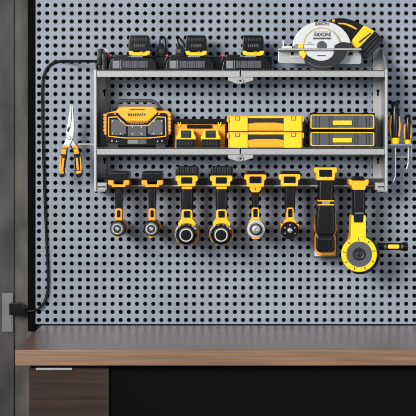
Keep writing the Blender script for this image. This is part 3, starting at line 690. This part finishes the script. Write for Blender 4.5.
# detail sander
sd = thing('detail_sander', 'black and orange sander with white backed pad, hanging pad downward', 'sander', hang_base(325.6))
cx = 325.6
yellow_frame(cx, 167.4, 180.4, 11.4, 62, (6.4, 169.6, 176.8), sd, 'drill_yellow')
MB().prism([(cx - 8.6, 166.6), (cx + 8.6, 166.6), (cx + 9, 182), (cx - 9, 182)], 30, 60, .6).build('battery', 'black', sd)
bd_ = MB().prism([(cx - 7.2, 179), (cx + 8.6, 179), (cx + 8.2, 200), (cx + 9, 206), (cx + 10, 218), (cx + 10.4, 230), (cx + 8.6, 236), (cx - 8.4, 236), (cx - 10, 230), (cx - 9.6, 218), (cx - 8.0, 206), (cx - 7.4, 200)], 34, 60, 2.6, 3).build('body', 'black_soft', sd)
MB().box(cx - 7.6, 200.2, cx + 8.4, 201.4, 34, 60.6, .2).build('body_band', 'amber', bd_)
MB().box(cx - 7.8, 204.2, cx + 8.6, 205.4, 34, 60.6, .2).build('body_band', 'amber', bd_)
MB().box(cx - 3.6, 201.4, cx + 4.6, 204.2, 40, 60.4, .2).build('band_badge', 'blue_grey', bd_)
MB().prism([(cx - 9, 212), (cx - 6, 208), (cx + 6, 208), (cx + 10, 212), (cx + 11.2, 230), (cx + 9.4, 234.6), (cx + 10.4, 238), (cx + 10.4, 252), (cx + 8.4, 255), (cx - 8.0, 255), (cx - 10, 252), (cx - 10, 238), (cx - 8.8, 234.6), (cx - 10.6, 230)], 24, 54, 1.0).build('side_shell', 'orange', sd)
hd_ = MB().rrect(cx - 9.2, 235.2, cx + 9.4, 252.4, 40, 64, 3.6, 1.6).build('front_grip', 'black', sd)
MB().rrect(cx - 6.4, 238.4, cx + 6.6, 240, 63.4, 64.4, .6, .2).build('grip_ridge', 'charcoal', hd_)
MB().rrect(cx - 11.0, 244, cx + 10.6, 256.4, 20, 34, .6, .3).build('pad', 'white', sd)
MB().rrect(cx - 11.6, 222, cx + 11.2, 257.6, 14, 21, .6, .3).build('sanding_sheet', 'charcoal', sd)

# angle grinder
gr = thing('angle_grinder', 'yellow angle grinder with round grinding disc and black side handle', 'angle grinder', hang_base(358.8))
cx = 358.8
MB().prism([(cx - 10.2, 180.2), (cx - 8.6, 179), (cx - 6, 180.6), (cx + 6, 180.6), (cx + 8.6, 179), (cx + 10.2, 180.2), (cx + 9.6, 184.6), (cx + 7, 186.6), (cx + 6.6, 190), (cx - 6.2, 190), (cx - 6.8, 186.6), (cx - 9.6, 184.6)], 34, 60, .6).build('rear_cap', 'amber', gr)
MB().box(cx - 5.4, 176.4, cx + 5.6, 182, 34, 58, .6).build('battery', 'black', gr)
h = MB().prism([(cx - 5.8, 187), (cx + 6.8, 187), (cx + 6.8, 224), (cx - 5.6, 224)], 36, 58, 2.2, 3).build('handle', 'black_soft', gr)
MB().box(cx - 3.6, 212.6, cx + 4.6, 213.6, 57.6, 58.6, .1).build('handle_seam', 'mid_grey', h)
MB().prism([(cx - 7.4, 215.6), (cx - 5, 215), (cx - 4.6, 222.6), (cx + 4.6, 222.6), (cx + 5, 215), (cx + 7.4, 215.6), (cx + 7.4, 236), (cx + 8.6, 243), (cx - 10.4, 243), (cx - 8.2, 236)], 32, 60.5, 1.2).build('gear_housing', 'yellow', gr)
g = (359.2, 254.2)
MB().lathe(g[0], g[1], [(0, 32), (12, 32), (13.4, 36), (13.4, 50), (0, 50)], 40, ref=60).build('gear_head', 'amber', gr)
MB().prism(arc(g[0] + 1.0, g[1] + .8, 19.8, 19.4, 96, -112, 44), 50, 60, .8).build('disc_guard', 'black', gr)
disc = MB().lathe(g[0], g[1], [(0, 60), (17.6, 60), (17.9, 60.6), (17.9, 62.4), (17.4, 63), (12.6, 63), (0, 63)], 60).build('grinding_disc', 'yellow', gr)
MB().lathe(g[0], g[1], [(12.9, 62.6), (12.7, 63.9), (0, 63.9)], 48).build('disc_plate', 'grey', disc)
MB().lathe(g[0], g[1], [(6.6, 63.6), (6.2, 65.4), (5, 66.2), (4.2, 65.8), (2.4, 65.8), (2.2, 66.8), (1.2, 67), (1, 66), (0, 66)], 32).build('clamp_nut', 'charcoal', disc)
m = MB()
for k in range(9):
    a = math.radians(40 * k + 92); c_, s_ = math.cos(a), math.sin(a); P = []
    for r, o_ in ((13.6, -.35), (16.6, -.5), (16.6, .5), (13.6, .35)): P.append((g[0] + r * c_ - o_ * s_, g[1] - r * s_ - o_ * c_))
    m.prism(P, 62.8, 63.3)
m.build('disc_marks', 'ink', disc)
sh_p = at(375, 246.6, 46)
sh = MB().revolve(sh_p, (1, 0, 0), [(0, -4), (1.6, -4), (1.6, 1), (2.6, 1.4), (3.6, 3), (3.4, 9), (3.6, 24), (4.0, 26.6), (4.4, 27.4), (4.6, 30), (4.2, 31.6), (0, 32)], 24).build('side_handle', 'black', gr)
MB().rrect(388, 244.6, 399.4, 248.6, 46, 50.2, 1, .3).build('handle_inlay', 'yellow', sh)
m = MB(); m.rrect(384.6, 244.6, 386.4, 248.6, 46, 50.2, .5, .2); m.rrect(401, 244.6, 402.8, 248.6, 46, 50.2, .5, .2); m.build('handle_stripes', 'bronze', sh)

# ------------------------------------------------------------------ pliers
pl = thing('pliers', 'long nose pliers with orange and black grips hanging on the left hook', 'pliers', at(71, 144.5, hd))
m = MB()
m.prism([(70.2, 104.2), (71.2, 103.4), (71.6, 118), (70.6, 127), (70.2, 135), (74, 141), (77, 146.6), (72.6, 147), (69, 143), (66.4, 138), (66.0, 131), (67.2, 125), (69.2, 112)], 29.5, 33.5, .5)
m.build('jaw', 'silver', pl)
m = MB()
m.prism([(71.4, 103.6), (72.6, 104.4), (73.8, 118), (74.2, 127), (74, 133), (72.4, 140), (69, 147.4), (62.4, 147), (65.6, 140), (67.6, 135), (70.8, 127), (71.8, 118)], 31.5, 35, .5)
m.build('jaw', 'chrome', pl)
MB().lathe(68.8, 137.6, [(2.4, 34.6), (2.3, 35.8), (1.8, 36.2), (0, 36.2)], 20).build('pivot', 'silver', pl)
MB().prism([(66.6, 130.8), (68.8, 126.6), (69.8, 127.4), (68.6, 132)], 34.6, 35.3, .2).build('cutter_notch', 'charcoal', pl)
L = [(62.6, 145.4), (66.4, 145), (67.4, 147.6), (66.4, 157), (64.6, 168), (64.4, 175.2), (62.4, 178), (59.6, 177), (59.0, 172), (59.6, 162), (61.0, 152)]
R = [(72.4, 145.4), (75.8, 144.6), (77.8, 147.4), (80.4, 157), (81.4, 166), (82.4, 173.6), (80.8, 177.2), (77.6, 178), (75.4, 175), (75.0, 168), (74.4, 159), (72.6, 149)]
for P, nm, bars in ((L, 'grip', (((61.9, 148.4), (66.6, 149), (65.8, 154.6), (61.0, 154)), ((62.3, 158), (64.6, 158), (63.0, 171), (60.8, 171)), ((59.6, 171), (63.8, 171.4), (63.6, 173.8), (59.4, 173.6)))),
                    (R, 'grip', (((73.2, 148.8), (77.8, 148.2), (79.2, 153.4), (74.2, 154.4)), ((75.6, 158), (77.8, 157.6), (79.0, 170), (76.8, 170.6)), ((75.8, 171.4), (81.2, 170.4), (81.8, 172.8), (75.8, 174))))):
    gq = MB().prism(P, 28.5, 36.5, 1.4, 3).build(nm, 'black', pl)
    MB().prism([(x, y) for x, y in P][0:2] + [P[2], (P[2][0] - .2, P[2][1] + 1), (P[0][0] - .2, P[0][1] + 2.4)], 28.2, 37, .4).build('grip_inlay', 'orange', gq)
    for b in bars: MB().prism(list(b), 34, 37.2, .3).build('grip_inlay', 'orange', gq)
gq = MB().prism([(59.6, 156), (61.6, 155.4), (60.9, 171), (59.1, 171)], 30, 36.9, .4).build('grip_edge', 'orange', pl)
MB().prism([(79.6, 156.6), (80.8, 157), (82, 170.4), (80.4, 170.6)], 30, 36.9, .4).build('grip_edge', 'orange', pl)

# ------------------------------------------------------------------ screwdrivers
def driver(cx, y0, hw, tip, bend, label):
    t = thing('screwdriver', label, 'screwdriver', at(cx, 144.2, pd))
    L_ = 143.8 - y0; Y = lambda f: y0 + f * L_
    MB().lathez(cx, pd, [(0, y0), (hw * .5, y0 + .3), (hw * .76, Y(.06)), (hw * .62, Y(.14)), (hw * .78, Y(.22)), (hw * .86, Y(.34)), (hw * .86, Y(.6)), (hw * .74, Y(.82)), (hw * .7, Y(.88)), (0, Y(.88))], 24).build('handle', 'black', t)
    for s in (-1, 1):
        MB().prism([(cx + s * hw * .52, Y(.30)), (cx + s * hw * .86, Y(.36)), (cx + s * hw * 1.02, Y(.58)), (cx + s * hw * .9, Y(.80)), (cx + s * hw * .6, Y(.86)), (cx + s * hw * .66, Y(.6))][::s], pd - 4, pd + hw * .55, .5).build('grip_inlay', 'orange', t)
    MB().lathez(cx, pd, [(0, Y(.86)), (hw * .8, Y(.86)), (hw * .92, Y(.88)), (hw * .78, 143.9), (0, 143.9)], 24).build('collar', 'yellow', t)
    MB().tube(smooth_path([(cx + .4, 143, pd), (cx + .5, 150, pd), (cx + .4, tip - 9, pd), (cx + .2, tip - 5, pd), (cx - bend, tip, pd)]), .72, 8).build('shaft', 'silver', t)
driver(395.0, 101.2, 5.7, 182, 1.8, 'larger black and orange screwdriver standing beside the rack')
driver(407.9, 114.2, 3.9, 169, 1.4, 'smaller black and orange screwdriver at the right edge')
